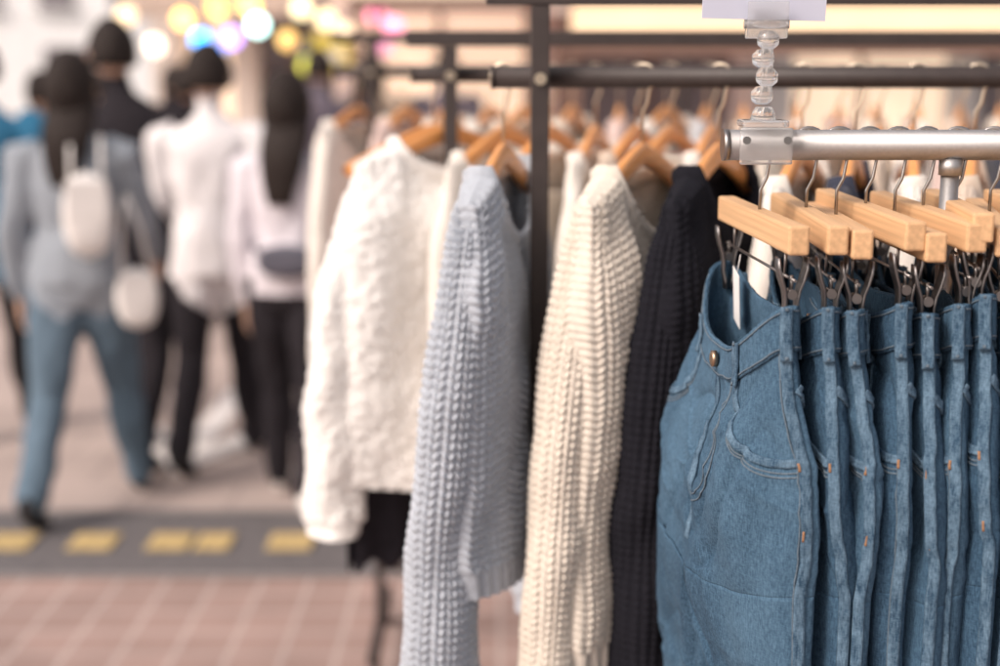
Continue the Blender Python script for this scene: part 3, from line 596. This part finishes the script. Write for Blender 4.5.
bag('white_tote_bag',(-1.27,4.80,.80),.3,.15,.22,.08,M_bag,[[(-.05,0,.09),(-.04,0,.25),(-.02,0,.36)],[(.05,0,.09),(.02,0,.25),(-.02,0,.36)]])
bag('dark_waist_bag',(-.745,4.80,.93),0,.21,.12,.09,M_bag2,[[(-.1,0,.03),(-.13,.08,.05),(-.12,.16,.05)],[(.1,0,.03),(.13,.08,.05),(.12,.16,.05)]])
# ---------------------------------------------------------------- background street
def cm(n,c,emit=0): return mat(n,c,.7,0,2,.08,emit=emit)
M_wallA=cm('cream_render',(.70,.61,.55)); M_wallB=cm('pink_render',(.68,.54,.51)); M_wallC=cm('grey_render',(.55,.54,.55)); M_brn=cm('brown_timber',(.22,.13,.10)); M_glass=mat('shop_glass',(.20,.18,.20),.08,0,1,.2); M_in=cm('lit_interior',(.95,.72,.54),.7)
def shop(name,x0,x1,y,h,wall,storeys=3,awn=None,sign=None,rz=0):
    e=empty(name,((x0+x1)/2,y,0),rz); w=x1-x0
    box('wall_upper',(0,2.5,(h+2.9)/2),(w,5,h-2.9),wall,e); nb=max(2,int(w/1.6)); bw=w/nb
    for i in range(nb+1): box('pier',(-w/2+i*bw if 0<i<nb else (-w/2+.125 if i==0 else w/2-.125),.15,1.45),(.25,.3,2.895),wall,e)
    for i in range(nb):
        xc=-w/2+(i+.5)*bw
        box('shop_window',(xc,.28,1.5),(bw-.26,.03,2.2),M_in if i%2==0 else M_glass,e); box('stall_riser',(xc,.2,.2),(bw-.26,.15,.4),M_brn,e); box('window_mullion',(xc,.24,1.5),(.05,.05,2.19),M_brn,e)
        for s_ in range(storeys-1):
            zc=4.1+s_*2.6
            if zc+.9<h: box('window_frame',(xc,-.01,zc),(.95,.08,1.35),M_white,e); box('window_glass',(xc,-.056,zc),(.82,.02,1.22),M_glass,e); box('window_sill',(xc,-.07,zc-.73),(1.1,.16,.08),M_white,e)
    box('back_wall',(0,4.9,1.45),(w,.2,2.89),wall,e); box('cornice',(0,2.45,h+.1),(w+.3,5.3,.2),M_white,e)
    if sign: box('signboard',(0,-.1,2.55),(w*.9,.14,.5),sign,e,.01)
    if awn:
        me=bpy.data.meshes.new('awning'); a=w*.47; me.from_pydata([(-a,-.02,2.5),(a,-.02,2.5),(a,-1.1,2.18),(-a,-1.1,2.18),(-a,-1.1,2.03),(a,-1.1,2.03)],[],[(0,1,2,3),(3,2,5,4)]); me.materials.append(awn); o=link(bpy.data.objects.new('awning',me),e); s=o.modifiers.new('s','SOLIDIFY'); s.thickness=.02
    return e
shop('cream_shop_building',-3.45,-1.6,14,9,M_wallA,3,cm('tan_awning',(.52,.40,.33)),cm('blue_sign',(.08,.2,.5),.3))
shop('pink_shop_building',-1.55,2.4,13,8,M_wallB,3,cm('cream_awning',(.70,.56,.50)),cm('pink_sign',(.7,.25,.35),.4))
shop('grey_shop_building',2.45,8,13,9,M_wallC,3,cm('green_awning',(.2,.3,.2)),cm('white_sign',(.8,.8,.8),.4))
e=empty('sky_fill_building',(-19,46,0)); M_pale=cm('bright_sky_white',(.88,.87,.87))  # added building; its white walls stand in for the bright sky down the street
box('main_block',(0,4,5.5),(22,8,11),M_pale,e); box('cornice',(0,3.9,11.15),(22.5,8.6,.3),M_white,e)
for i in range(9):
    for j in range(3):
        box('window',(-9.4+i*2.35,-.03,4.2+j*2.7),(1.2,.08,1.6),M_glass,e); box('window_sill',(-9.4+i*2.35,-.1,3.33+j*2.7),(1.4,.25,.1),M_white,e)
for i in (-6,5): box('entrance_door',(i,-.03,1.1),(1.6,.08,2.2),M_glass,e)
def stall(name,x0,x1,y,z,clo,lit):
    e=empty(name); w=x1-x0; xc=(x0+x1)/2
    for xx in (x0+.04,x1-.04):
        for yy in (y,y+1.6): box('post',(xx,yy,z/2+.1),(.05,.05,z+.2),M_brn,e)
    box('fascia_beam',(xc,y-.045,z+.0),(w,.03,.09),M_brn,e); box('light_panel',(xc,y-.04,z+.115),(w-.04,.035,.12),lit,e,.005); box('roof_edge',(xc,y-.045,z+.215),(w,.05,.06),M_brn,e)
    me=bpy.data.meshes.new('canopy'); me.from_pydata([(x0-.1,y-.1,z+.25),(x1+.1,y-.1,z+.25),(x1+.1,y+.8,z+.75),(x0-.1,y+.8,z+.75),(x1+.1,y+1.7,z+.25),(x0-.1,y+1.7,z+.25)],[],[(0,1,2,3),(3,2,4,5)]); me.materials.append(clo); link(bpy.data.objects.new('canopy',me),e)
    box('counter',(xc,y+.8,.45),(w-.3,.9,.9),M_brn,e,.02)
    for i in range(10): box('folded_cloth_stack',(x0+.3+i*(w-.6)/9,y+.6,1.0+.03*(i%3)),(.26,.3,.2+.06*(i%3)),[M_pink,M_cream,M_beige,M_lgrey,M_tan][i%5],e,.03)
    return e
stall('market_stall',.3,4.6,6.4,1.69,cm('canopy_cloth',(.6,.48,.40)),cm('warm_light_panel',(1,.68,.44),.7))
stall('market_stall',-1.0,.25,9.5,2.0,cm('yellow_canopy',(.6,.52,.25)),cm('warm_light_panel_b',(1,.8,.6),.7))
se=empty('festoon_lights'); tube('pole',[(-4.9,11.5,0),(-4.9,11.5,2.9)],.04,M_blk,se,10); tube('pole',[(1.5,11.5,0),(1.5,11.5,2.9)],.04,M_blk,se,10)
def cz(x): return 2.77-.35*(1-((x+1.7)/3.2)**2)
wp=[(x,11.5,cz(x)) for x in np.linspace(-4.9,1.5,30)]; tube('cable',wp,.008,M_blk,se,6)
def bulb(x,z,c,s,r=.075):
    m=cm('bulb_light',c,s)
    th=np.linspace(0.02,3.12,10)[:,None]; p=np.arange(14)[None]/14*6.283
    grid('bulb',np.stack([x+r*np.sin(th)*np.cos(p),11.5+r*np.sin(th)*np.sin(p),z+r*np.cos(th)+0*p],2),m,se,cu=True)
    tube('drop_wire',[(x,11.5,z+r*.95),(x,11.5,cz(x))],.004,M_blk,se,6)
for x,z,c,s in [(-2.56,1.97,(1,.50,.14),5),(-2.17,1.82,(.5,.3,1),4),(-1.96,1.92,(.6,1,.9),6),(-2.42,1.80,(.03,.32,1),7),(-2.30,1.72,(.1,.4,1),3.5),(-2.28,2.06,(1,.55,.12),4),(-2.02,2.08,(1,.68,.16),4),(-2.80,1.76,(1,.8,.65),3),(-2.55,1.50,(1,.66,.42),3),(-1.45,1.66,(.9,.75,.12),1.8),(-1.56,1.60,(.7,.7,.1),1.5),(-1.40,1.96,(1,.78,.45),2.5),(-1.60,2.05,(1,.82,.5),2.5),(-1.24,1.86,(1,.75,.5),2),(-1.0,2.0,(1,.22,.40),2.8),(-.86,1.91,(1,.3,.45),2.6),(-.95,1.76,(.9,.35,.55),1.6),(-3.02,2.0,(1,.72,.45),2.2),(-1.72,1.80,(1,.6,.2),1.6)]: bulb(x,z,c,s)
ye=empty('yellow_shop_sign'); box('panel',(-1.42,11.9,1.68),(.34,.08,.34),cm('olive_yellow_sign',(.55,.45,.08),.2),ye,.01); tube('sign_post',[(-1.42,11.95,0),(-1.42,11.95,1.5)],.025,M_blk,ye,8); box('sign_trim',(-1.42,11.85,1.68),(.2,.02,.1),M_white,ye)
# ---------------------------------------------------------------- light
w=bpy.data.worlds.new('World'); sc.world=w; w.use_nodes=True; nt=w.node_tree; bg=nt.nodes['Background']
sky=nt.nodes.new('ShaderNodeTexSky'); sky.sky_type='NISHITA'; sky.sun_disc=False; sky.sun_elevation=math.radians(42); sky.sun_rotation=math.radians(235); sky.air_density=1.5; sky.dust_density=5
hs=nt.nodes.new('ShaderNodeHueSaturation'); hs.inputs['Saturation'].default_value=.35
mx=nt.nodes.new('ShaderNodeMix'); mx.data_type='RGBA'; mx.blend_type='MULTIPLY'; mx.inputs[0].default_value=1; mx.inputs[7].default_value=(1.35,1.23,1.19,1)
nt.links.new(sky.outputs[0],hs.inputs['Color']); nt.links.new(hs.outputs[0],mx.inputs[6]); nt.links.new(mx.outputs[2],bg.inputs[0]); bg.inputs[1].default_value=.15
sl=bpy.data.lights.new('sun','SUN'); sl.energy=1.5; sl.angle=math.radians(12); sl.color=(1,.91,.82); so=link(bpy.data.objects.new('sun',sl))
az=math.radians(235); el=math.radians(42); sd=Vector((math.sin(az)*math.cos(el),math.cos(az)*math.cos(el),math.sin(el))); so.rotation_euler=sd.to_track_quat('Z','Y').to_euler()
# ---------------------------------------------------------------- camera
cam=bpy.data.cameras.new('camera'); co=link(bpy.data.objects.new('camera',cam)); co.location=(0,0,1.6); co.rotation_euler=(math.radians(90-10.9),0,0)
cam.lens=50; cam.sensor_width=36; cam.clip_end=2000; cam.clip_start=.05
cam.dof.use_dof=True; cam.dof.focus_distance=1.37; cam.dof.aperture_fstop=2.0; cam.dof.aperture_blades=9
sc.camera=co
